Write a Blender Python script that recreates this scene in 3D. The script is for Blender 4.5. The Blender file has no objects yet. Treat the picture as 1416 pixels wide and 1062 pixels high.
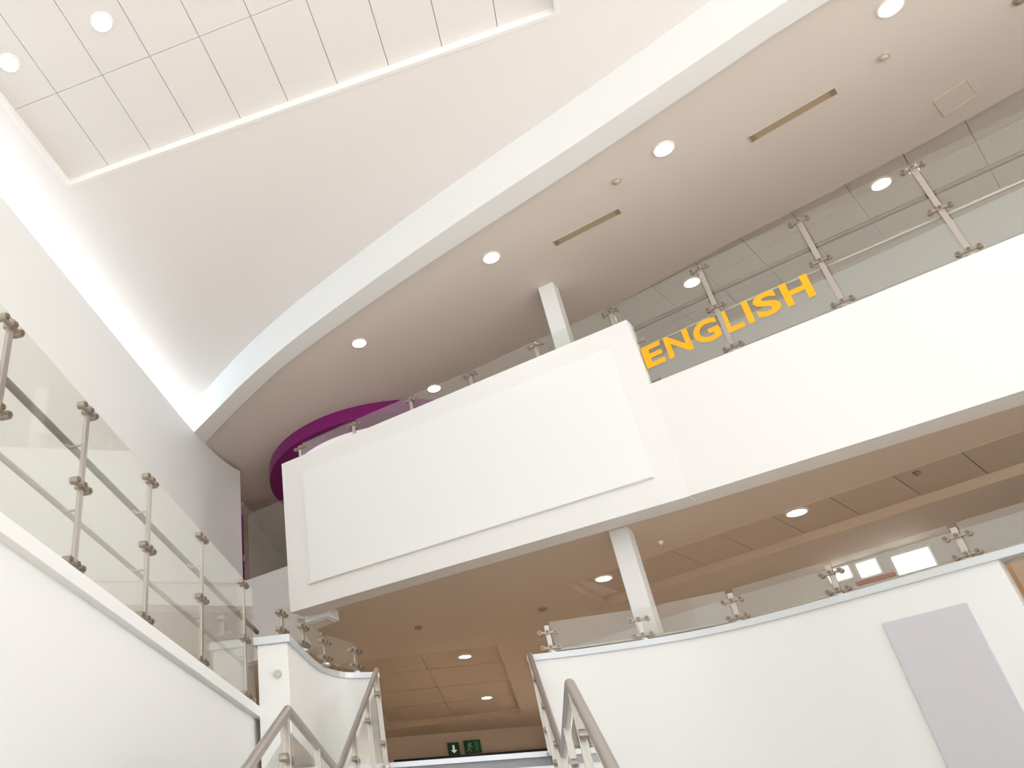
import bpy, bmesh, math, random
from mathutils import Vector, Matrix
random.seed(7)
S = bpy.context.scene
COL = S.collection
rad = math.radians

# ------------------------------------------------------------------ camera
# eye point is the world origin; +Y runs up the stairs, z = 0 is eye level
cam_d = bpy.data.cameras.new('camera')
cam_d.sensor_width = 36.0
cam_d.lens = 1142.0 / 1416.0 * 36.0
cam_d.shift_x = (708.0 - 330.0) / 1416.0      # the photo is the right part of a wider frame
cam_d.clip_start = 0.05
cam = bpy.data.objects.new('camera', cam_d)
COL.objects.link(cam)
def camera_matrix(pitch, roll, yaw):
    f = Vector((0, math.cos(pitch), math.sin(pitch)))
    d0 = Vector((0, math.sin(pitch), -math.cos(pitch)))
    x0 = Vector((1, 0, 0))
    x = math.cos(roll) * x0 + math.sin(roll) * d0
    d = -math.sin(roll) * x0 + math.cos(roll) * d0
    M = Matrix.Rotation(yaw, 3, 'Z')
    x, d, f = M @ x, M @ d, M @ f
    return Matrix(((x[0], -d[0], -f[0], 0), (x[1], -d[1], -f[1], 0), (x[2], -d[2], -f[2], 0), (0, 0, 0, 1)))
cam.matrix_world = camera_matrix(rad(33.5), rad(1.6), rad(16.5))
S.camera = cam

# ------------------------------------------------------------------ world, lights, exposure
W = bpy.data.worlds.new('world')
S.world = W
W.use_nodes = True
bg = W.node_tree.nodes['Background']
bg.inputs['Color'].default_value = (0.92, 0.97, 1.0, 1)
bg.inputs['Strength'].default_value = 1.9
S.view_settings.view_transform = 'Standard'
S.view_settings.look = 'None'
S.view_settings.gamma = 1.0
S.view_settings.use_curve_mapping = False
S.view_settings.exposure = 0.0
def area(name, loc, target, sx, sy, power, color, rot=None):
    l = bpy.data.lights.new(name, 'AREA')
    l.shape = 'RECTANGLE'; l.size = sx; l.size_y = sy; l.energy = power; l.color = color
    o = bpy.data.objects.new(name, l); COL.objects.link(o)
    o.location = loc
    o.rotation_euler = (Vector(target) - Vector(loc)).to_track_quat('-Z', 'Y').to_euler()
    if rot: o.rotation_euler = rot
    return o
# daylight of the glazed entrance front behind the viewer
area('daylight_front', (0.5, -7.5, 2.8), (0.5, 6, 3.0), 11, 8, 40, (1.0, 0.985, 0.96))
# added fill lamp at right, cone narrowed to brighten the left wall
side = area('fill_left_wall', (8.7, 3.0, 4.0), (-4.0, 7.0, 4.4), 3, 4, 75, (1.0, 0.98, 0.95))
side.data.spread = rad(70)
# added sun through the glazed front onto the ground floor, to bounce light up
sl = bpy.data.lights.new('sun', 'SUN'); sl.energy = 8.5; sl.angle = rad(1.0); sl.color = (0.98, 0.97, 0.96)
so = bpy.data.objects.new('sun', sl); COL.objects.link(so); so.rotation_euler = (rad(33), 0, 0)
# daylight of the clerestory slot above the left wall
area('daylight_clerestory', (-5.33, 4.0, 7.03), (0.0, 4.0, 7.10), 14, 0.42, 95, (0.60, 0.81, 1.0))

# ------------------------------------------------------------------ materials
def mat(name, color, rough=0.6, metal=0.0, spec=0.3, bump=0.0, bscale=60.0, vary=0.0, vscale=3.0):
    m = bpy.data.materials.new(name); m.use_nodes = True
    nt = m.node_tree; b = nt.nodes['Principled BSDF']
    b.inputs['Base Color'].default_value = (*color, 1)
    b.inputs['Roughness'].default_value = rough
    b.inputs['Metallic'].default_value = metal
    b.inputs['Specular IOR Level'].default_value = spec
    tc = nt.nodes.new('ShaderNodeTexCoord')
    if vary > 0:
        n = nt.nodes.new('ShaderNodeTexNoise'); n.inputs['Scale'].default_value = vscale
        n.inputs['Detail'].default_value = 4
        r = nt.nodes.new('ShaderNodeValToRGB')
        r.color_ramp.elements[0].color = tuple(c * (1 - vary) for c in color) + (1,)
        r.color_ramp.elements[1].color = tuple(min(1, c * (1 + vary)) for c in color) + (1,)
        r.color_ramp.elements[0].position = 0.3; r.color_ramp.elements[1].position = 0.7
        nt.links.new(tc.outputs['Object'], n.inputs['Vector'])
        nt.links.new(n.outputs['Fac'], r.inputs['Fac'])
        nt.links.new(r.outputs['Color'], b.inputs['Base Color'])
    if bump > 0:
        n2 = nt.nodes.new('ShaderNodeTexNoise'); n2.inputs['Scale'].default_value = bscale
        bp = nt.nodes.new('ShaderNodeBump'); bp.inputs['Strength'].default_value = bump
        bp.inputs['Distance'].default_value = 0.01
        nt.links.new(tc.outputs['Object'], n2.inputs['Vector'])
        nt.links.new(n2.outputs['Fac'], bp.inputs['Height'])
        nt.links.new(bp.outputs['Normal'], b.inputs['Normal'])
    return m
def emit(name, color, strength):
    m = bpy.data.materials.new(name); m.use_nodes = True
    nt = m.node_tree; b = nt.nodes['Principled BSDF']
    b.inputs['Base Color'].default_value = (*color, 1)
    b.inputs['Emission Color'].default_value = (*color, 1)
    b.inputs['Emission Strength'].default_value = strength
    return m
def glass(name, tint, refl=1.0):
    m = bpy.data.materials.new(name); m.use_nodes = True
    nt = m.node_tree
    for n in list(nt.nodes): nt.nodes.remove(n)
    out = nt.nodes.new('ShaderNodeOutputMaterial')
    mix = nt.nodes.new('ShaderNodeMixShader')
    tr = nt.nodes.new('ShaderNodeBsdfTransparent'); tr.inputs['Color'].default_value = (*tint, 1)
    gl = nt.nodes.new('ShaderNodeBsdfGlossy'); gl.inputs['Roughness'].default_value = 0.02
    gl.inputs['Color'].default_value = (refl, refl, refl, 1)
    fr = nt.nodes.new('ShaderNodeFresnel')
    # a thin pane: both faces get the outside reflectance (the Fresnel node inverts the IOR on back faces)
    ge = nt.nodes.new('ShaderNodeNewGeometry')
    io = nt.nodes.new('ShaderNodeMapRange'); io.inputs['To Min'].default_value = 1.5; io.inputs['To Max'].default_value = 1 / 1.5
    nt.links.new(ge.outputs['Backfacing'], io.inputs['Value']); nt.links.new(io.outputs['Result'], fr.inputs['IOR'])
    nt.links.new(fr.outputs['Fac'], mix.inputs['Fac'])
    nt.links.new(tr.outputs['BSDF'], mix.inputs[1]); nt.links.new(gl.outputs['BSDF'], mix.inputs[2])
    # pale veil mixed into each face, imitating bright reflections in the panes
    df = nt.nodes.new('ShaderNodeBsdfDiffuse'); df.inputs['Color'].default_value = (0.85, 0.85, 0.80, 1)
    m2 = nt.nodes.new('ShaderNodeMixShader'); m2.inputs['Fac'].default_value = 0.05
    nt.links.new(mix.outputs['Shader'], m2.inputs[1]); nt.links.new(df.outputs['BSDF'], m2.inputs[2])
    nt.links.new(m2.outputs['Shader'], out.inputs['Surface'])
    return m
M = {
    'white': mat('white_paint', (0.81, 0.80, 0.78), 0.55, bump=0.05, bscale=90),
    'panel': mat('white_panel', (0.83, 0.84, 0.82), 0.4),
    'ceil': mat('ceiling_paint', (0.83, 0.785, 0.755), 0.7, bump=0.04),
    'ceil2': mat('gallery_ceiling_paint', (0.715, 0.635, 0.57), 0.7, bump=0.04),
    'ceil1': mat('ceiling_bounce_tint', (0.66, 0.56, 0.46), 0.7, bump=0.04),  # dim warm bounce off the floor is mixed into this base colour
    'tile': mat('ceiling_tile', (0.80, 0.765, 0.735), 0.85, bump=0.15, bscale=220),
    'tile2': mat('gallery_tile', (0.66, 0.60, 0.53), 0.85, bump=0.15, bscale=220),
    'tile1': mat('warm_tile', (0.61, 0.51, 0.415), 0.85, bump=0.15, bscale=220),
    'joint': mat('tile_joint', (0.74, 0.69, 0.65), 0.9),
    'lip': mat('white_trim', (0.86, 0.83, 0.80), 0.5),
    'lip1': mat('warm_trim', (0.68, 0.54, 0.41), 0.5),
    'steel': mat('brushed_steel', (0.52, 0.475, 0.425), 0.32, metal=0.85, bump=0.05, bscale=300),
    'bracket': mat('bronze_steel', (0.42, 0.36, 0.30), 0.38, metal=0.8),
    'bolt': mat('dark_bolt', (0.22, 0.18, 0.14), 0.4, metal=0.7),
    'dark_rail': mat('dark_rail_steel', (0.20, 0.165, 0.125), 0.36, metal=0.6),
    'rail': mat('rail_steel', (0.60, 0.55, 0.52), 0.34, metal=0.8),
    'cap': mat('grey_capping', (0.66, 0.68, 0.69), 0.4, metal=0.3),
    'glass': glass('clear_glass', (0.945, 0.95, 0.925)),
    'yellow': mat('yellow_vinyl', (0.95, 0.44, 0.012), 0.5),
    'purple': mat('purple_paint', (0.25, 0.012, 0.17), 0.3, spec=0.5),
    'lilac': mat('lilac_panel', (0.60, 0.58, 0.605), 0.5),
    'vent': mat('vent_slot', (0.43, 0.33, 0.22), 0.6), 'ventd': mat('vent_end', (0.30, 0.22, 0.14), 0.6),
    'ventf': mat('vent_frame', (0.62, 0.54, 0.45), 0.5),
    'sensor': mat('sensor_plastic', (0.56, 0.47, 0.40), 0.6),
    'sensord': mat('sensor_dark', (0.34, 0.26, 0.19), 0.6),
    'lamp': emit('lamp_lens', (1.0, 0.965, 0.93), 9.0),
    'wood': mat('wood_panel', (0.55, 0.33, 0.165), 0.45, vary=0.15, vscale=4),
    'floor0': mat('pale_floor', (0.66, 0.625, 0.59), 0.4, vary=0.05),
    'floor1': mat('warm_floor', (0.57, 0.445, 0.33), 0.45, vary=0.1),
    'step': mat('step_finish', (0.42, 0.42, 0.44), 0.5),
    'nosing': mat('nosing_metal', (0.72, 0.73, 0.76), 0.35, metal=0.5),
    'dark': mat('dark_frame', (0.035, 0.025, 0.018), 0.5),
    'sign': mat('exit_sign_green', (0.012, 0.075, 0.035), 0.4),
    'signw': emit('exit_sign_white', (0.75, 0.9, 0.8), 0.35),
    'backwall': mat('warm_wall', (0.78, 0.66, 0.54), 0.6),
    'patch_glow': emit('bright_patch_glow', (0.92, 0.96, 1.0), 2.2),
    'red': mat('red_strip', (0.55, 0.10, 0.04), 0.5),
}

# ------------------------------------------------------------------ builders
def link(name, me, m, parent=None):
    o = bpy.data.objects.new(name, me)
    COL.objects.link(o)
    if m is not None and not me.materials: me.materials.append(m)
    if parent is not None: o.parent = parent
    return o
def tag(o, label=None, cat=None, group=None, kind=None):
    if label: o['label'] = label
    if cat: o['category'] = cat
    if group: o['group'] = group
    if kind: o['kind'] = kind
    return o
def thing(name, label, cat, loc, group=None, rz=0.0):
    o = bpy.data.objects.new(name, None); COL.objects.link(o)
    o.empty_display_size = 0.1
    o.location = loc; o.rotation_euler = (0, 0, rz)
    return tag(o, label, cat, group)
class MB:
    def __init__(s): s.bm = bmesh.new()
    def box(s, c, size, rz=0.0):
        mt = Matrix.Translation(c) @ Matrix.Rotation(rz, 4, 'Z') @ Matrix.Diagonal((size[0], size[1], size[2], 1))
        bmesh.ops.create_cube(s.bm, size=1.0, matrix=mt); return s
    def cyl(s, p, axis, r, h, n=12, r2=None):
        q = Vector(axis).to_track_quat('Z', 'Y').to_matrix().to_4x4()
        bmesh.ops.create_cone(s.bm, cap_ends=True, segments=n, radius1=r, radius2=r if r2 is None else r2, depth=h,
                              matrix=Matrix.Translation(p) @ q); return s
    def prism(s, poly, z0, z1, holes=()):
        bm = s.bm
        loops = [list(poly)] + [list(h) for h in holes]
        rings = []
        for z in (z0, z1):
            es = []; rr = []
            for lp in loops:
                vs = [bm.verts.new((p[0], p[1], z)) for p in lp]
                rr.append(vs)
                es += [bm.edges.new((vs[i], vs[(i + 1) % len(vs)])) for i in range(len(vs))]
            if holes: bmesh.ops.triangle_fill(bm, edges=es, use_beauty=True, use_dissolve=False)
            else: bm.faces.new(rr[0])
            rings.append(rr)
        for a, b in zip(rings[0], rings[1]):
            for i in range(len(a)):
                j = (i + 1) % len(a)
                bm.faces.new((a[i], a[j], b[j], b[i]))
        return s
    def tube(s, pts, r, n=10, rz=1.0):
        bm = s.bm; pts = [Vector(p) for p in pts]; rings = []
        for i, p in enumerate(pts):
            if i == 0: t = pts[1] - p
            elif i == len(pts) - 1: t = p - pts[i - 1]
            else: t = (pts[i + 1] - p).normalized() + (p - pts[i - 1]).normalized()
            t.normalize()
            sd = t.cross(Vector((0, 0, 1)))
            if sd.length < 1e-4: sd = Vector((1, 0, 0))
            sd.normalize(); up = sd.cross(t)
            k = 1.0
            if 0 < i < len(pts) - 1:
                k = 1.0 / max(0.4, t.dot((p - pts[i - 1]).normalized()))
            # only the mitre direction is stretched; a simple uniform ring is enough at these angles
            rings.append([bm.verts.new(p + sd * (r * math.cos(a)) + up * (r * rz * (k if abs(t.z) > 1e-6 else 1) * math.sin(a)))
                          for a in [2 * math.pi * q / n for q in range(n)]])
        for a, b in zip(rings, rings[1:]):
            for q in range(n): bm.faces.new((a[q], a[(q + 1) % n], b[(q + 1) % n], b[q]))
        bm.faces.new(rings[0]); bm.faces.new(rings[-1]); return s
    def strip(s, path, t, z0, z1):
        """upright wall along a plan path; its thickness t goes to the left of the path"""
        return s.prism(list(path) + offset(path, t)[::-1], z0, z1)
    def quadplate(s, pts, d):
        a = [s.bm.verts.new(p) for p in pts]; b = [s.bm.verts.new(Vector(p) + Vector(d)) for p in pts]
        s.bm.faces.new(a); s.bm.faces.new(b[::-1])
        for i in range(len(a)):
            j = (i + 1) % len(a); s.bm.faces.new((a[i], b[i], b[j], a[j]))
        return s
    def mesh(s, name, smooth=False, bevel=0.0):
        bmesh.ops.recalc_face_normals(s.bm, faces=s.bm.faces[:])
        if bevel > 0:
            es = [e for e in s.bm.edges if len(e.link_faces) == 2 and e.calc_face_angle(0) > 0.7]
            bmesh.ops.bevel(s.bm, geom=es, offset=bevel, segments=2, affect='EDGES', profile=0.7)
        me = bpy.data.meshes.new(name); s.bm.to_mesh(me); s.bm.free()
        if smooth:
            for p in me.polygons: p.use_smooth = True
            me.set_sharp_from_angle(angle=rad(35))
        return me
    def build(s, name, m, parent=None, smooth=False, bevel=0.0):
        if parent is not None:            # vertices are given in world space; shift into the thing's frame
            root = parent
            while root.parent is not None: root = root.parent
            T = Matrix.Translation(root.location) @ root.rotation_euler.to_matrix().to_4x4()
            bmesh.ops.transform(s.bm, matrix=T.inverted(), verts=s.bm.verts[:])
        return link(name, s.mesh(name, smooth, bevel), m, parent)
def offset(path, d):
    out = []
    P = [Vector(p[:2]) for p in path]
    for i, p in enumerate(P):
        ns = []
        if i > 0: t = (p - P[i - 1]).normalized(); ns.append(Vector((-t.y, t.x)))
        if i < len(P) - 1: t = (P[i + 1] - p).normalized(); ns.append(Vector((-t.y, t.x)))
        n = sum(ns, Vector((0, 0))).normalized()
        n = n / max(0.5, n.dot(ns[0]))
        out.append(tuple(p + n * d))
    return out
def smooth_path(pts, k=4):
    P = [Vector(p) for p in pts]; P = [2 * P[0] - P[1]] + P + [2 * P[-1] - P[-2]]
    out = []
    for i in range(1, len(P) - 2):
        for q in range(k):
            t = q / k
            a = 2 * P[i]; b = P[i + 1] - P[i - 1]
            c = 2 * P[i - 1] - 5 * P[i] + 4 * P[i + 1] - P[i + 2]
            d = -P[i - 1] + 3 * P[i] - 3 * P[i + 1] + P[i + 2]
            out.append(tuple(0.5 * (a + b * t + c * t * t + d * t ** 3)))
    out.append(tuple(P[-2])); return out
def struct(o): o['kind'] = 'structure'; return o

# ------------------------------------------------------------------ plan data (metres)
Z0, Z1, Z2 = -1.5, 1.32, 4.50             # ground, first and second floor
C1, C2, CA = 3.45, 6.80, 7.30             # ceilings
BEAM = smooth_path([(9.0, 2.45), (6.2, 3.98), (4.4, 5.0), (3.51, 5.5), (2.7, 6.0), (1.78, 6.58), (1.04, 7.02), (0.21, 7.53),
                    (-0.76, 8.17), (-1.91, 8.98), (-2.77, 9.69), (-3.33, 10.22), (-4.0, 10.86)], 3)
BEAMB = smooth_path([(9.0, 2.95), (6.2, 4.42), (3.84, 5.63), (3.06, 6.11), (1.78, 6.94), (0.16, 7.93), (-0.9, 8.62),
                     (-2.03, 9.42), (-2.71, 10.02), (-3.4, 10.68), (-4.0, 11.3)], 3)
FASC = [(-2.39, 10.14), (2.04, 8.17), (3.65, 7.35), (4.5, 6.90), (5.4, 6.42), (9.0, 4.50)]
L1R = smooth_path([(0.35, 9.49), (0.86, 9.47), (1.47, 9.36), (1.9, 9.24), (2.3, 9.05), (2.7, 8.79), (3.04, 8.52), (3.42, 8.22),
                   (3.77, 7.93), (3.95, 7.79)], 3)
L1R2 = [(3.95, 7.79), (4.9, 7.05), (6.2, 6.1), (9.0, 4.2)]
L1L = smooth_path([(-1.90, 7.88), (-1.89, 8.45), (-1.86, 8.95), (-1.79, 9.22), (-1.66, 9.43), (-1.36, 9.55)], 3)
K1 = 0.93                                  # the guarding stands this much nearer than the column line
def sc(pts, k=K1): return [(p[0] * k, p[1] * k) for p in pts]
L1R, L1R2, L1L = sc(L1R), sc(L1R2), sc(L1L)
CP = 2.215                                # top of the capping
YT = 8.77                                 # head of the stairs
XR, XL = 0.33, -1.25                      # stair rails

# ------------------------------------------------------------------ structure
struct(MB().box((0, 5, Z0 - 0.1), (30, 34, 0.2)).build('floor', M['floor0']))
# first floor slab: left walkway, then everything behind the guarding
f1 = [(-4.25, -4), (-2.3, -4), (-2.3, 7.40), (-1.90, 7.50)] + offset(L1L, 0.1)[1:-1] + [(-1.25, 8.98), (-1.25, YT + 0.03), (0.33, YT + 0.03)] + \
     offset(L1R, 0.1)[1:] + sc([(5.0, 7.15), (6.3, 6.2)]) + [(9.0, 3.8), (9.0, 20), (-4.25, 20)]
struct(MB().prism(f1, 1.15, Z1).build('floor.001', M['floor1']))
f2 = [(-2.30, 10.22)] + offset(FASC, 0.13)[1:-1] + [(9.0, 4.70), (9.0, 20), (-4.25, 20), (-4.25, 12.55), (-2.42, 11.7)]
struct(MB().prism(f2, 3.62, Z2).build('floor.002', M['floor1']))
# gallery front (fascia) and its return to the left wall
struct(MB().strip(FASC, 0.27, 3.37, 4.65).build('trim_1', M['white']))
struct(MB().strip([(-4.1, 12.44), (-2.48, 11.66), (-2.39, 10.42)], 0.16, 3.37, 4.65).build('trim_2', M['white']))
# tall solid front section with the blank panel
boxp = [(-2.40, 10.132), (2.045, 8.163), (2.12, 8.30), (-2.32, 10.27)]
struct(MB().prism(boxp, 3.365, 5.50).build('trim_3', M['white']))
# left wall, its far end and the corridor wall behind
struct(MB().prism([(-4.62, -4.0), (-4.03, 10.2), (-3.985, 10.9), (-3.945, 11.35), (-3.90, 11.7), (-3.84, 12.0), (-3.775, 12.24), (-3.70, 12.42), (-4.2, 12.42), (-4.2, 11.5), (-4.82, -4)], Z0, 6.74).build('wall_left', M['white'], smooth=True))
struct(MB().box((-4.35, 16.4, 2.9), (0.2, 7.9, 8.0)).build('wall_left.001', M['backwall']))
# wall under the left walkway, with its ledge
struct(MB().box((-2.2, 1.85, (Z0 + 1.535) / 2), (0.2, 11.7, 1.535 - Z0)).build('wall_left.002', M['white']))
struct(MB().box((-2.17, 1.85, 1.58), (0.26, 11.72, 0.09)).build('trim_4', M['white'], bevel=0.008))
# atrium ceiling
u = Vector((math.cos(rad(-5.2)), math.sin(rad(-5.2)))); v = Vector((-u.y, u.x))
RA = Vector((-3.765, 5.92)); RW, RL = 5.49, 6.6
def rc(a, b): q = RA + u * a - v * b; return (q.x, q.y)
hole = [rc(0, 0), rc(RW, 0), rc(RW, RL), rc(0, RL)]
outer = [(-5.35, -4), (9.0, -4)] + [tuple(p) for p in offset(BEAM, -0.12)] + [(-5.35, 11.3)]
ceil = struct(MB().prism(outer, CA, CA + 0.06, [hole]).build('ceiling', M['ceil']))
struct(MB().box((-5.4, 3.6, 7.0), (0.1, 15.6, 0.75)).build('wall_left.003', M['white']))
# raised lips and tiles of the recess
def rr(e): return [rc(-e, -e), rc(RW + e, -e), rc(RW + e, RL + e), rc(-e, RL + e)]
fr = MB().prism(rr(0.022), CA - 0.008, CA + 0.105, [rr(-0.022)])
struct(fr.build('trim_5', M['lip']))
struct(MB().prism([rc(-.1, -.1), rc(RW + .1, -.1), rc(RW + .1, RL + .1), rc(-.1, RL + .1)], CA + 0.10, CA + 0.13).build('ceiling.001', M['joint']))
ceil_back = bpy.data.objects['ceiling.001']
def tile_mesh(w, l, m, gap=0.007):
    me = MB().box((0, 0, 0), (w - gap, l - gap, 0.018)).mesh('ceiling_tile', bevel=0.003); me.materials.append(m); return me
TW, TL = RW / 10, RL / 6
tm = tile_mesh(TW, TL, M['tile'])
for i in range(10):
    for j in range(6):
        o = link('ceiling_tile', tm, None, ceil_back); q = rc((i + .5) * TW, (j + .5) * TL)
        o.location = (q[0], q[1], CA + 0.09); o.rotation_euler = (0, 0, rad(-5.2))
# curved downstand beam between atrium and gallery
struct(MB().prism(BEAM + BEAMB[::-1], 6.72, CA + 0.06).build('trim_6', M['white']))
# gallery ceiling: plaster zone, then a tiled zone behind it
EDGE = [(9.0, 5.45), (6.04, 7.36), (5.29, 7.88), (4.15, 8.58), (3.66, 8.85), (1.6, 10.2), (0.9, 11.4), (0.9, 13.77), (-4.25, 13.77)]
g = offset(BEAMB, -0.0)
plaster = [tuple(p) for p in BEAMB[::-1]]
plaster = [(-4.25, 11.3)] + plaster + EDGE
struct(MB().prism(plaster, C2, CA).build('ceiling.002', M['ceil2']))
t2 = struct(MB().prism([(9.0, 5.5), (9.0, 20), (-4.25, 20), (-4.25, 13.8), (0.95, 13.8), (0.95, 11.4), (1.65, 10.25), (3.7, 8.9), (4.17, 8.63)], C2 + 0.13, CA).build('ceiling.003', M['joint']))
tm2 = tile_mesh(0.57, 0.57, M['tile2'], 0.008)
ang = math.atan2(7.36 - 8.85, 6.04 - 3.66); eu = Vector((math.cos(ang), math.sin(ang))); ev = Vector((-eu.y, eu.x))
e0 = Vector((3.72, 8.86))
for i in range(-3, 10):
    for j in range(0, 3):
        q = e0 + eu * (0.57 * (i + .5)) + ev * (0.57 * (j + .5))
        if q.y + 0.2 > 12.2 or q.x > 8.6: continue
        o = link('ceiling_tile', tm2, None, t2); o.location = (q.x, q.y, C2 + 0.12); o.rotation_euler = (0, 0, ang)
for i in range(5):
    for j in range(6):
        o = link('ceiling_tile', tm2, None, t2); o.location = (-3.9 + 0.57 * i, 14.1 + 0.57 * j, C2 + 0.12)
struct(MB().box((-4.14, 16.4, C2 + 0.02), (0.16, 5.2, 0.12)).build('trim_7', M['lip']))
# walls behind the gallery
struct(MB().strip([(9.0, 7.78), (6.78, 9.13), (5.12, 10.14), (1.3, 12.47)], -0.15, Z2, CA).build('wall_back', M['white']))
struct(MB().box((2.4, 19.6, 2.9), (13.4, 0.2, 8.8)).build('wall_back.001', M['backwall']))
struct(MB().strip([(9.0, 7.3), (5.75, 9.95), (2.5, 12.5), (1.2, 13.6), (1.2, 19.5)], 0.12, Z1, C1).build('wall_back.002', M['white']))
struct(MB().box((9.1, 11.0, 2.9), (0.2, 18, 8.8)).build('wall_right', M['white']))
# first-floor ceiling with two tiled recesses
r1 = [(0.99, 10.60), (2.95, 9.22), (4.25, 8.28), (8.0, 5.57), (8.75, 6.5), (5.1, 8.95), (3.17, 10.40), (1.5, 11.66)]
r2 = [(-2.53, 13.05), (0.06, 13.02), (0.28, 18.1), (-2.5, 18.6)]
c1o = [(-2.25, 10.35)] + offset(FASC, 0.2)[1:-1] + [(9.0, 4.78), (9.0, 20), (-4.25, 20), (-4.25, 12.62), (-2.40, 11.78)]
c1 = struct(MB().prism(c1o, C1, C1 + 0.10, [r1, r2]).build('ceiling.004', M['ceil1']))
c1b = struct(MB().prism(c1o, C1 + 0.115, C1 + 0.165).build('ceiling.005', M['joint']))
lp = MB()
for poly in (r1, r2):
    cx = sum(p[0] for p in poly) / len(poly); cy = sum(p[1] for p in poly) / len(poly)
    for a, b in zip(poly, poly[1:] + poly[:1]):
        t = Vector((b[0] - a[0], b[1] - a[1])).normalized(); n = Vector((-t.y, t.x))
        if n.dot(Vector((cx - a[0], cy - a[1]))) < 0: n = -n
        n *= 0.012
        lp.prism([a, b, (b[0] + n.x, b[1] + n.y), (a[0] + n.x, a[1] + n.y)], C1 - 0.004, C1 + 0.114)
struct(lp.build('trim_8', M['lip1']))
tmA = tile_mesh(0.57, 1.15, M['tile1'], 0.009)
a1 = math.atan2(8.28 - 10.6, 4.25 - 0.99); du = Vector((math.cos(a1), math.sin(a1))); dv = Vector((-du.y, du.x))
s0 = Vector((1.02, 10.62))
for i in range(14):
    q = s0 + du * (0.57 * (i + .62)) + dv * 0.585
    o = link('ceiling_tile', tmA, None, c1b); o.location = (q.x, q.y, C1 + 0.103); o.rotation_euler = (0, 0, a1)
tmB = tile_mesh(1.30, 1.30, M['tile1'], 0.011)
for i in range(2):
    for j in range(4):
        o = link('ceiling_tile', tmB, None, c1b); o.location = (-1.78 + 1.31 * i + 0.02 * j, 13.72 + 1.31 * j, C1 + 0.103)
# solid guarding of the first floor
struct(MB().strip(L1R, 0.14, Z0, CP - 0.06).build('wall_right.001', M['white'], smooth=True))
struct(MB().strip(L1L, 0.14, Z0, CP - 0.06).build('wall_left.004', M['white'], smooth=True))
def cap(path, name):
    lo = offset(path, -0.03); hi = offset(path, 0.17)
    return struct(MB().prism(lo + hi[::-1], CP - 0.06, CP).build(name, M['cap'], bevel=0.006))
cap([(0.29, 8.83)] + L1R[1:] + L1R2[1:], 'trim_9')
cap(L1L[:-1] + [(-1.20, 8.90)], 'trim_10')

# ------------------------------------------------------------------ columns, pillar
cm = 0.19
t = thing('column', 'white square column standing on lower floor under the gallery, right of stair head', 'column', (1.51, 9.06, Z1))
MB().box((1.51, 9.06, (Z1 + C1) / 2), (cm, cm, C1 - Z1), rad(-24)).build('shaft', M['white'], t, bevel=0.006)
MB().box((1.51, 9.06, Z1 + 0.06), (cm + 0.03, cm + 0.03, 0.12), rad(-24)).build('plinth', M['white'], t, bevel=0.006)
t = thing('column', 'white square column on upper gallery rising to ceiling behind the tall white front', 'column', (1.51, 9.05, Z2))
MB().box((1.51, 9.05, (Z2 + C2) / 2), (cm, cm, C2 - Z2), rad(-24)).build('shaft', M['white'], t, bevel=0.006)
MB().box((1.51, 9.05, Z2 + 0.06), (cm + 0.03, cm + 0.03, 0.12), rad(-24)).build('plinth', M['white'], t, bevel=0.006)
pxy = (-1.905, 7.36)
t = thing('pillar', 'short white square pillar with grey cap at far end of left glass balustrade', 'pillar', (*pxy, Z0))
MB().box((*pxy, (Z0 + CP - 0.07) / 2), (0.28, 0.20, CP - 0.07 - Z0)).build('shaft', M['white'], t, bevel=0.008)
MB().box((*pxy, CP - 0.035), (0.34, 0.26, 0.07)).build('cap', M['cap'], t, bevel=0.006)
MB().cyl((-1.86, 7.25, 1.88), (0, -1, 0), 0.033, 0.03).build('fixing_disc', M['steel'], t, smooth=True)

# ------------------------------------------------------------------ glass balustrades
cache = {}
def post_mesh(h):
    if ('p', h) not in cache:
        m = MB().box((0, 0, h / 2), (0.046, 0.022, h)).cyl((0, 0, 0.01), (0, 0, 1), 0.045, 0.02, 16)
        me = m.mesh('post', bevel=0.004); me.materials.append(M['steel']); cache[('p', h)] = me
    return cache[('p', h)]
def clamp_mesh():
    if 'c' not in cache:
        m = MB().box((0, 0, 0), (0.16, 0.022, 0.022)).box((0, 0, 0), (0.045, 0.064, 0.04))
        for s in (-1, 1): m.cyl((0.075 * s, 0, 0), (0, 1, 0), 0.024, 0.05, 12)
        me = m.mesh('clamp', bevel=0.002); me.materials.append(M['bracket']); cache['c'] = me
        m = MB()
        m.cyl((0, -0.029, 0), (0, 1, 0), 0.015, 0.010, 10)
        me = m.mesh('bolt', bevel=0.0); me.materials.append(M['bolt']); cache['b'] = me
    return cache['c'], cache['b']
def arm_mesh(d):
    k = ('a', round(d, 3))
    if k not in cache:
        me = MB().tube([(0, 0, -0.05), (0, d * 0.7, -0.05), (0, d, -0.015)], 0.008, 8).mesh('rail_bracket', smooth=True)
        me.materials.append(M['steel']); cache[k] = me
    return cache[k]
def add_post(root, p, ang, h, clamps, arms=(), d=0.12):
    q = link('post', post_mesh(h), None, root)
    q.location = Vector(p) - root.location; q.rotation_euler = (0, 0, ang)
    c, b = clamp_mesh()
    for z in clamps:
        k = link('clamp', c, None, q); k.location = (0, 0, z)
        for bx, by in ((-0.075, 0), (0, -0.006), (0.075, 0)):
            k2 = link('bolt', b, None, q); k2.location = (bx, by, z)
    for z in arms:
        k = link('rail_bracket', arm_mesh(d), None, q); k.location = (0, 0, z)
    return q
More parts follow.
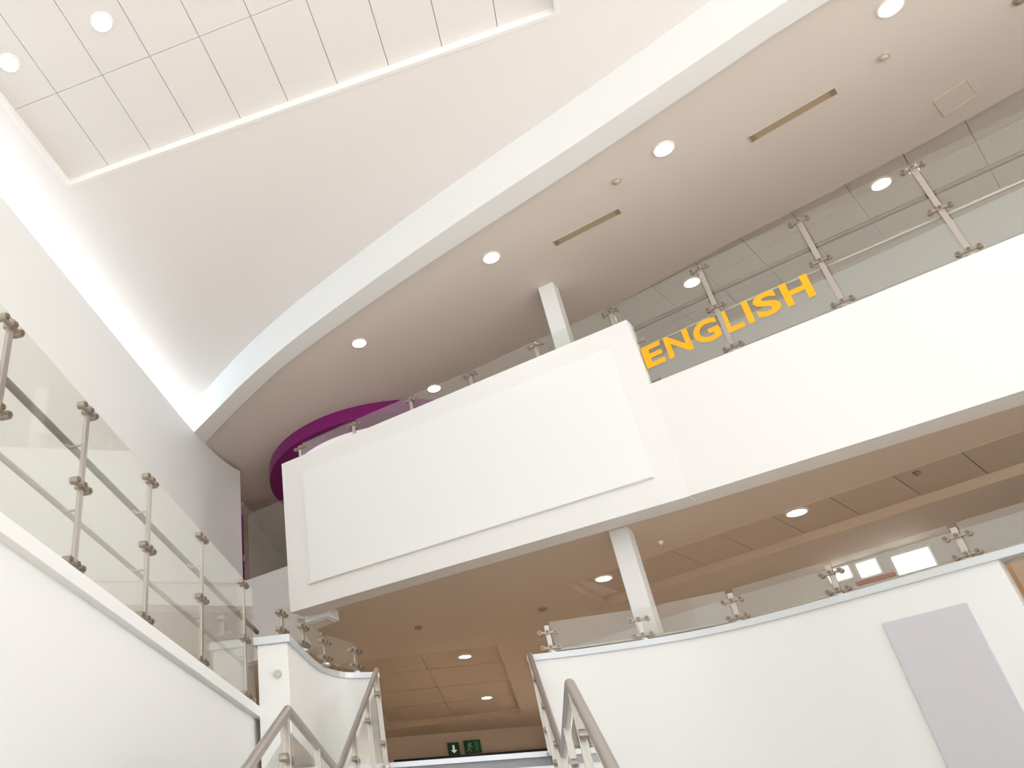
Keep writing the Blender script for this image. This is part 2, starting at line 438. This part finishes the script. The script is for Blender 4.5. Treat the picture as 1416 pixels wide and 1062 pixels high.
def run(root, posts, h, z, gz0, gz1, clamps, arms=(), d=0.12, ends=True, skip=()):
    n = len(posts)
    for i, p in enumerate(posts):
        a = Vector(posts[max(0, i - 1)]); b = Vector(posts[min(n - 1, i + 1)])
        ang = math.atan2(b.y - a.y, b.x - a.x)
        if i not in skip: add_post(root, (p[0], p[1], z), ang, h, clamps, arms, d)
        if i < n - 1:
            p0 = Vector(p[:2]); p1 = Vector(posts[i + 1][:2]); t = (p1 - p0).normalized(); nn = Vector((-t.y, t.x)) * 0.006
            p0 = p0 + t * 0.035; p1 = p1 - t * 0.035
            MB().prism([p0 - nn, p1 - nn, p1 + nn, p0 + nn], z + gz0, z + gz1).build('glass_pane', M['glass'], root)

# left walkway
LY = [0.0, 1.0, 1.98, 2.96, 3.87, 4.87, 5.97, 7.12]
t = thing('glass_balustrade', 'long glass balustrade with steel posts on white ledge of left walkway', 'balustrade', (-2.12, 3.5, 1.625))
run(t, [(-2.12, y) for y in LY], 1.10, 1.625, 0.05, 1.115, (0.07, 0.55, 1.06), (0.875 , 0.45), 0.13)
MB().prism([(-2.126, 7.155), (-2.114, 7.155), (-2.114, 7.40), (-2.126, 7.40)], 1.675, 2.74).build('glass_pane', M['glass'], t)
MB().tube([(-2.25, -1, 2.50), (-2.25, 4, 2.50), (-2.25, 8.0, 2.50)], 0.024, 12).build('handrail', M['dark_rail'], t, smooth=True)
MB().tube([(-2.25, -1, 2.07), (-2.25, 4, 2.07), (-2.25, 7.6, 2.07)], 0.018, 12).build('lower_rail', M['rail'], t, smooth=True)
# curved guarding past the pillar
t = thing('glass_balustrade', 'short curved glass upstand on capping of white wall left of the stairs', 'balustrade', (-1.7, 8.2, CP))
run(t, [(-1.83, 7.36), (-1.745, 7.85), (-1.655, 8.42), (-1.42, 8.86)], 0.28, CP, 0.03, 0.31, (0.07, 0.23))
# right hand guarding of the first floor
t = thing('glass_balustrade', 'low curved glass upstand on capping of white wall right of the stairs', 'balustrade', (2.1, 8.5, CP))
R1 = [(0.58, 9.53), (1.49, 9.41), (2.33, 9.11), (3.07, 8.58), (3.86, 7.97), (4.75, 7.26), (5.7, 6.55)]
R1 = sc(R1)
run(t, R1, 0.28, CP, 0.03, 0.31, (0.06, 0.21))
MB().tube([(q[0], q[1], CP + 0.055) for q in offset(R1, 0.10)], 0.018, 10).build('handrail', M['rail'], t, smooth=True)
# glass below the capping, past the end of the white wall
t = thing('glass_balustrade', 'glass panel under capping beyond right end of white curved wall', 'balustrade', (4.2, 6.9, 1.35))
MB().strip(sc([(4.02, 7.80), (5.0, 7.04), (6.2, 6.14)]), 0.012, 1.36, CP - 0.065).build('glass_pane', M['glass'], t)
for px, py in ((3.885, 7.12), (4.65, 6.53)):
    for z in (1.55, 2.0):
        MB().cyl((px, py, z), (-0.6, -0.8, 0), 0.03, 0.06, 14).build('clamp', M['steel'], t, smooth=True)
        MB().cyl((px - 0.02, py - 0.026, z), (-0.6, -0.8, 0), 0.014, 0.02, 10).build('bolt', M['bolt'], t, smooth=True)
# gallery
G = [(-2.13, 10.20), (-1.28, 9.80), (-0.45, 9.43), (0.34, 9.09), (1.13, 8.70), (1.95, 8.32), (2.81, 7.83), (3.66, 7.38), (4.51, 6.94), (5.35, 6.49), (6.2, 6.04)]
t = thing('glass_balustrade', 'long upper glass balustrade along gallery edge under the downlights', 'balustrade', (2.81, 7.83, 4.65))
run(t, G, 1.13, 4.65, 0.04, 1.15, (0.07, 0.57, 1.09), (0.845, 0.59), 0.13)
for z in (4.73, 5.24):
    kx = Vector((2.13, 8.235)) 
    MB().box((kx.x, kx.y, z), (0.07, 0.03, 0.03), math.atan2(-0.94, 1.71)).cyl((kx.x + 0.03, kx.y - 0.016, z), (-0.48, -0.876, 0), 0.024, 0.05, 12).build('clamp', M['bracket'], t)
go = offset(G, 0.13)
MB().tube([(p[0], p[1], 5.48) for p in go], 0.024, 12).build('handrail', M['dark_rail'], t, smooth=True)
MB().tube([(p[0], p[1], 5.22) for p in go], 0.018, 12).build('lower_rail', M['steel'], t, smooth=True)
# gallery return at far left
t = thing('glass_balustrade', 'far glass balustrade section between gallery front and left wall end', 'balustrade', (-3.2, 12.1, 4.65))
run(t, [(-3.55, 12.24), (-2.55, 11.76)], 1.13, 4.65, 0.04, 1.15, (0.07, 0.57, 1.09), skip=(0,))

# ------------------------------------------------------------------ yellow lettering on the gallery glass
gA, gB = Vector((1.95, 8.32)), Vector((3.66, 7.38))
gd = (Vector((3.66, 7.38)) - Vector((1.95, 8.32))).normalized()
ga = math.atan2(gd.y, gd.x)
sign = thing('lettering', 'yellow vinyl word ENGLISH on upper gallery glass beside white panel', 'sign', (2.10, 8.23, 4.865), rz=ga)
x = 0.0
HT, WS = 0.265, 0.90
for ch in 'ENGLISH':
    cu = bpy.data.curves.new('letter', 'FONT'); cu.body = ch; cu.size = 1.0; cu.offset = 0.032; cu.extrude = 0.004; cu.resolution_u = 4
    tmp = bpy.data.objects.new('tmp', cu); COL.objects.link(tmp)
    me = bpy.data.meshes.new_from_object(tmp.evaluated_get(bpy.context.evaluated_depsgraph_get()))
    bpy.data.objects.remove(tmp)
    xs = [q.co.x for q in me.vertices]; ys = [q.co.y for q in me.vertices]
    x0, x1, y0, y1 = min(xs), max(xs), min(ys), max(ys)
    w = {'I': 0.062, 'L': 0.20, 'E': 0.225, 'S': 0.245}.get(ch, 0.275) * WS
    for q in me.vertices:
        X = (q.co.x - x0) / (x1 - x0) * w; Y = (q.co.y - y0) / (y1 - y0) * HT + 0.012 * (x + X); Zz = q.co.z
        q.co = (x + X, -0.012 - 0.003 + Zz * 0.5, Y)
    o = link('letter', me, M['yellow'], sign)
    x += w + 0.042 * WS
# ------------------------------------------------------------------ panels
ba = math.atan2(8.163 - 10.132, 2.045 + 2.40); bd = Vector((math.cos(ba), math.sin(ba))); bn = Vector((bd.y, -bd.x))
def bp(s, o): q = Vector((-2.40, 10.132)) + bd * s + bn * o; return (q.x, q.y)
t = thing('display_panel', 'large blank white panel mounted on the tall white gallery front', 'panel', (*bp(2.4, 0), 3.66))
MB().prism([bp(0.36, 0.001), bp(4.60, 0.001), bp(4.60, 0.014), bp(0.36, 0.014)], 3.67, 5.24).build('board', M['panel'], t)
MB().prism([bp(0.34, 0.001), bp(4.62, 0.001), bp(4.62, 0.045), bp(0.34, 0.045)], 3.645, 3.668).build('bottom_rail', M['lip'], t)
lt = thing('wall_panel', 'plain lilac grey rectangle on the curved white wall at right', 'panel', (3.15, 7.7, 0.3))
MB().strip(offset(sc(smooth_path([(3.22, 8.375), (3.42, 8.22), (3.60, 8.072), (3.70, 7.99)], 3)), -0.022), 0.02, 0.2, 1.92).build('board', M['lilac'], lt)

# ------------------------------------------------------------------ stairs
st = thing('staircase', 'two flight staircase with half landing rising between the white curved walls', 'stairs', (-0.46, 4.6, Z0))
def flight(y0, z0, n, run_, rise):
    for i in range(n):
        zt = z0 + rise * (i + 1); y = y0 + run_ * i
        rn = min(run_, 8.80 - y)
        s = MB().box((-0.46, y + rn / 2, zt - 0.03), (1.54, rn, 0.06)).box((-0.46, y + 0.02, zt - rise / 2), (1.54, 0.03, rise)).build('step', M['step'], st)
        MB().box((-0.46, y - 0.004, zt - 0.02), (1.54, 0.05, 0.046)).build('nosing', M['nosing'], s)
N2 = 8; R2 = (Z1 - 0.03) / N2; T2 = (YT - 6.90) / (N2 - 1)
flight(6.90, 0.03, N2, T2, R2)
N1 = 9; R1_ = (0.03 - Z0) / N1; T1 = 0.31
flight(4.62 - T1 * (N1 - 1), Z0, N1, T1, R1_)
MB().box((-0.46, 5.9, -0.06), (1.54, 2.0, 0.18)).build('landing', M['step'], st)
def stringer(xc):
    ya = 4.62 - T1 * (N1 - 1) - 0.1
    pts = [(ya, Z0), (ya + 0.1, Z0 + 0.25), (4.62, 0.10), (6.80, 0.10), (YT, Z1 + 0.02), (YT, Z1 - 0.34), (6.95, -0.22), (4.8, -0.22), (ya + 0.5, Z0)]
    MB().quadplate([(xc, y, z) for y, z in pts], (0.04, 0, 0)).build('stringer', M['white'], st)
stringer(XR + 0.02); stringer(XL - 0.06)
def stair_rail(xs, label):
    t = thing('stair_railing', label, 'railing', (xs[1], 4.62, 0.03))
    Y = (1.4, 4.62, 6.75, YT); sl1 = 0.50
    Zr = (1.0 - sl1 * 3.22, 1.0, 0.985, CP - 0.005)
    P = [Vector((a, b, c)) for a, b, c in zip(xs, Y, Zr)]
    MB().tube(P, 0.026, 14).build('handrail', M['rail'], t, smooth=True)
    def at(y):
        for a, b in zip(P, P[1:]):
            if y <= b.y: return a.lerp(b, (y - a.y) / (b.y - a.y))
        return P[-1]
    H = 0.90
    ys = [1.75, 2.65, 3.55, 4.54, 5.65, 6.70, 7.40, 8.10, 8.70]
    for i, y in enumerate(ys):
        r = at(y); z = r.z - H; h = round(H - 0.02, 3)
        q = MB().box((r.x, y, z + h / 2), (0.05, 0.020, h)).cyl((r.x, y, z + 0.015), (0, 0, 1), 0.04, 0.03, 14).build('post', M['steel'], t, bevel=0.003)
        for k in (0.22, 0.68):
            c = MB().box((r.x, y, z + k), (0.02, 0.14, 0.02))
            for s in (-1, 1): c.cyl((r.x, y + 0.062 * s, z + k), (1, 0, 0), 0.022, 0.045, 12)
            c.build('clamp', M['bracket'], q)
        if i < len(ys) - 1:
            y2 = ys[i + 1]
            yy = [y + 0.04] + [b for b in Y[1:3] if y + 0.05 < b < y2 - 0.05] + [y2 - 0.04]
            A = [at(a) for a in yy]
            lo = [(a.x - 0.005, a.y, a.z - H + 0.10) for a in A]; hi = [(a.x - 0.005, a.y, a.z - 0.11) for a in A]
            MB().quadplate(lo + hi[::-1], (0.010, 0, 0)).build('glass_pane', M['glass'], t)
stair_rail((0.33, 0.33, 0.33, 0.32), 'steel and glass railing on right hand side of the stairs')
stair_rail((-1.14, -1.14, -1.30, -1.20), 'steel and glass railing on left hand side of the stairs')

# ------------------------------------------------------------------ downlights
def ring_mesh(r):
    m = MB(); bm = m.bm; n = 28; prof = [(r * 1.16, 0.0), (r * 1.14, -0.010), (r * 1.0, -0.014), (r * 0.94, -0.006), (r * 0.94, 0.004)]
    rings = [[bm.verts.new((a * math.cos(2 * math.pi * k / n), a * math.sin(2 * math.pi * k / n), z)) for k in range(n)] for a, z in prof]
    for A, B in zip(rings, rings[1:]):
        for k in range(n): bm.faces.new((A[k], A[(k + 1) % n], B[(k + 1) % n], B[k]))
    return m.mesh('trim_ring', smooth=True)
rm = ring_mesh(0.095); rm.materials.append(M['lip'])
lm = MB().cyl((0, 0, -0.004), (0, 0, 1), 0.090, 0.006, 28).mesh('lens'); lm.materials.append(M['lamp'])
def downlight(x, y, z, label, group, power=22, col=(1, 0.93, 0.85), cone=110):
    t = thing('downlight', label, 'light', (x, y, z), group)
    link('trim_ring', rm, None, t); link('lens', lm, None, t)
    l = bpy.data.lights.new('downlight_beam', 'SPOT'); l.energy = power; l.color = col; l.spot_size = rad(cone); l.spot_blend = 0.8; l.shadow_soft_size = 0.08
    o = bpy.data.objects.new('downlight_beam', l); COL.objects.link(o); o.parent = t; o.location = (0, 0, -0.03)
gf = 'front row of gallery downlights'
downlight(4.46, 5.93, C2, 'round downlight at top right, nearest of the front row along the curved beam', gf)
downlight(2.68, 7.04, C2, 'round downlight between the two long ceiling slots', gf)
downlight(0.84, 8.20, C2, 'round downlight left of the column, third along the curved beam', gf)
downlight(-1.02, 9.42, C2, 'round downlight above the tall white panel, farthest of the front row', gf)
gb = 'rear row of gallery downlights'
downlight(5.16, 8.50, C2 + 0.11, 'rear downlight behind glass near the upper right posts', gb)
downlight(3.33, 9.68, C2 + 0.11, 'rear downlight partly behind handrail above the yellow lettering', gb)
downlight(-0.15, 10.95, C2, 'rear downlight just over top edge of white panel beside purple drum', gb)
ga_ = 'atrium ceiling downlights'
downlight(-2.52, 4.18, CA + 0.08, 'downlight in the tiled atrium recess, right one of the pair', ga_, 12)
downlight(-3.60, 4.30, CA + 0.08, 'downlight in the tiled atrium recess close to the left wall', ga_, 12)
g1 = 'first floor ceiling downlights'
downlight(1.45, 10.80, C1 + 0.093, 'lower downlight just left of the white column', g1, 110)
downlight(3.30, 9.42, C1 + 0.093, 'lower downlight in long recess right of the column', g1, 110)
downlight(-0.47, 13.78, C1 + 0.093, 'lower downlight in square recess over stair head, nearer one', g1, 170)
downlight(-0.31, 16.85, C1 + 0.093, 'lower downlight in square recess over stair head, farther one', g1, 290, cone=165)

# ------------------------------------------------------------------ ceiling slots, sensors, hatch
def slot(a, b, label):
    a, b = Vector(a), Vector(b); d = b - a; L = d.length; an = math.atan2(d.y, d.x); c = (a + b) / 2
    t = thing('linear_diffuser', label, 'air diffuser', (c.x, c.y, C2), 'gallery slot diffusers', an)
    f = MB()
    for q in (-1, 1): f.box((0, 0.054 * q, -0.004), (L, 0.006, 0.010)); f.box(((L / 2) * q, 0, -0.004), (0.006, 0.112, 0.010))
    link('frame', f.mesh('frame'), M['ventf'], t)
    link('slot', MB().box((0, 0, -0.001), (L - 0.008, 0.102, 0.002)).mesh('slot'), M['vent'], t)
    for q in (-1, 1):
        link('end_cap', MB().box((q * (L / 2 - 0.03), 0, -0.003), (0.05, 0.09, 0.004)).mesh('end_cap'), M['ventd'], t)
slot((3.54, 7.20), (4.24, 6.79), 'long brown slot diffuser at upper right of gallery ceiling')
slot((1.58, 8.20), (2.30, 7.86), 'long brown slot diffuser over the column, farther of the two')
def sensor(x, y, z, label, m, r=0.05):
    t = thing('ceiling_sensor', label, 'sensor', (x, y, z))
    link('base', MB().cyl((0, 0, -0.008), (0, 0, 1), r, 0.016, 20).mesh('base', True), m, t)
    link('dome', MB().cyl((0, 0, -0.026), (0, 0, -1), r * 0.7, 0.022, 20, r * 0.4).mesh('dome', True), m, t)
sensor(2.23, 7.36, C2, 'small round sensor between slot diffuser and second downlight', M['sensor'])
sensor(4.57, 6.50, C2, 'small round sensor below the nearest gallery downlight', M['sensor'])
sensor(5.56, 6.22, C2, 'small dark sensor at the top right corner of gallery ceiling', M['sensord'], 0.05)
sensor(-0.95, 11.65, C1, 'small dark sensor on brown ceiling above the stair head', M['sensord'], 0.055)
sensor(0.70, 11.46, C1, 'small dark sensor on brown ceiling left of lower downlight', M['sensord'], 0.06)
sensor(4.20, 8.78, C1 + 0.093, 'small dark sensor in brown tile at far right', M['sensord'], 0.035)
sensor(1.95, 9.52, C1, 'tiny pale sensor right of the column under the gallery', M['lip'], 0.028)
t = thing('access_hatch', 'flush rectangular access hatch in gallery ceiling near upper right glass', 'hatch', (5.42, 7.28, C2))
hc = [(5.22, 7.25), (5.44, 7.06), (5.62, 7.29), (5.40, 7.50)]
MB().prism(hc, C2 - 0.004, C2).build('leaf', M['ceil2'], t)
fr = MB()
for a, b in zip(hc, hc[1:] + hc[:1]):
    fr.tube([(a[0], a[1], C2 - 0.003), (b[0], b[1], C2 - 0.003)], 0.006, 6)
fr.build('frame', M['ceil1'], t)
t = thing('junction_box', 'small flat white box under the soffit at left end of the gallery front', 'box', (-2.1, 10.5, 3.30))
MB().prism([(-2.29, 10.46), (-1.94, 10.28), (-1.85, 10.52), (-2.34, 10.86)], 3.31, 3.45).build('body', M['white'], t, bevel=0.008)
MB().prism([(-2.25, 10.49), (-1.96, 10.33), (-1.90, 10.51), (-2.28, 10.78)], 3.30, 3.312).build('lid', M['white'], t, bevel=0.003)

# ------------------------------------------------------------------ purple ceiling drum
dc, dr = (-1.15, 13.2), 2.15
t = thing('ceiling_drum', 'round purple drum with lit lilac underside hanging from gallery ceiling', 'ceiling feature', (*dc, C2))
m = MB(); bm = m.bm; n = 72
prof = [(dr, 0.0), (dr, -0.23), (dr - 0.34, -0.23), (dr - 0.34, 0.0)]
rings = [[bm.verts.new((a * math.cos(2 * math.pi * k / n), a * math.sin(2 * math.pi * k / n), z)) for k in range(n)] for a, z in prof]
for A, B in zip(rings, rings[1:] + rings[:1]):
    for k in range(n): bm.faces.new((A[k], A[(k + 1) % n], B[(k + 1) % n], B[k]))
link('rim', m.mesh('rim', True), M['purple'], t)
glow = emit('lilac_glow', (0.93, 0.84, 0.98), 0.75)
link('lit_soffit', MB().cyl((0, 0, -0.19), (0, 0, 1), dr - 0.335, 0.03, 72).mesh('lit_soffit'), glow, t)

# ------------------------------------------------------------------ far fittings
t = struct(MB().box((-0.85, 19.44, 2.15), (3.3, 0.14, 1.66)).build('door_1', M['dark']))
for s in (-1, 1):
    MB().box((-0.85 + 0.8 * s, 19.36, 2.1), (1.5, 0.04, 1.36)).build('door_leaf', M['dark'], t)
t = thing('exit_sign', 'pair of dark green emergency exit pictograms on wall over stair head', 'sign', (-0.98, 19.44, 3.13))
sz = -0.03
def flat(name, pts, yy, m, th=0.012):
    MB().quadplate([(-0.98 + a, yy, 3.13 + b) for a, b in pts], (0, th, 0)).build(name, m, t)
flat('plate', [(-0.36, -0.13), (-0.12, -0.13), (-0.12, 0.11), (-0.36, 0.11)], 19.42, M['sign'], 0.06)
flat('plate', [(-0.02, -0.12), (0.33, -0.12), (0.33, 0.13), (-0.02, 0.13)], 19.42, M['sign'], 0.06)
flat('arrow', [(-0.30, -0.04), (-0.235, -0.10), (-0.17, -0.04), (-0.215, -0.04), (-0.215, 0.055), (-0.255, 0.055), (-0.255, -0.04)], 19.405, M['signw'])
flat('doorway', [(0.20, -0.09), (0.28, -0.09), (0.28, 0.10), (0.20, 0.10)], 19.405, mat('sign_mid_green', (0.06, 0.22, 0.11), 0.5))
flat('running_figure', [(0.03, -0.08), (0.07, -0.02), (0.06, 0.04), (0.10, 0.09), (0.15, 0.07), (0.13, 0.02), (0.17, -0.01), (0.15, -0.03), (0.10, 0.0), (0.10, -0.04), (0.14, -0.09), (0.11, -0.10), (0.08, -0.05), (0.05, -0.09)], 19.405, mat('sign_pale_green', (0.16, 0.40, 0.24), 0.5))
# purple door leaf at the end of the left wall
d2 = struct(MB().prism([(-3.80, 12.44), (-3.70, 12.44), (-3.715, 12.60), (-3.815, 12.60)], Z2, 5.95).build('door_2', M['purple']))
MB().box((-3.70, 12.50, 5.15), (0.06, 0.03, 0.10)).build('door_handle', M['bracket'], d2)
# wooden wall and added glowing panes, as bright patches behind the right hand guarding
t = thing('wood_screen', 'tan wooden panelling behind glass at far right edge', 'panelling', (5.2, 8.1, Z1))
wd = Vector((0.78, -0.62)); w0 = Vector((4.10, 8.75))
for i in range(5):
    q0 = w0 + wd * (0.62 * i); q1 = w0 + wd * (0.62 * i + 0.612); nn = Vector((0.62, 0.78)) * 0.05
    MB().prism([q0, q1, q1 + nn, q0 + nn], Z1, 2.55).build('panel', M['wood'], t, bevel=0.004)
wl = [(5.75, 9.95), (2.5, 12.5)]
wv = (Vector(wl[1]) - Vector(wl[0])).normalized(); wn = Vector((wv.y, -wv.x))
if wn.y > 0: wn = -wn
def wp(s, o): q = Vector(wl[0]) + wv * s + wn * o; return (q.x, q.y)
for i, (a, b, za, zb) in enumerate(((1.12, 1.48, 3.06, 3.36), (1.64, 1.84, 3.24, 3.40), (1.93, 2.16, 3.28, 3.41))):
    w = struct(MB().prism([wp(a - .025, 0.121), wp(b + .025, 0.121), wp(b + .025, 0.15), wp(a - .025, 0.15)], za - .025, zb + .025).build('bright_patch_%d' % (i + 1), M['lip']))
    MB().prism([wp(a, 0.145), wp(b, 0.145), wp(b, 0.16), wp(a, 0.16)], za, zb).build('pane', M['patch_glow'], w)
t = thing('red_panel', 'narrow red strip below the bright panes on far right wall', 'panel', (*wp(1.7, 0.12), 3.1))
MB().prism([wp(1.52, 0.121), wp(1.92, 0.121), wp(1.92, 0.17), wp(1.52, 0.17)], 3.165, 3.205).build('strip', M['red'], t)
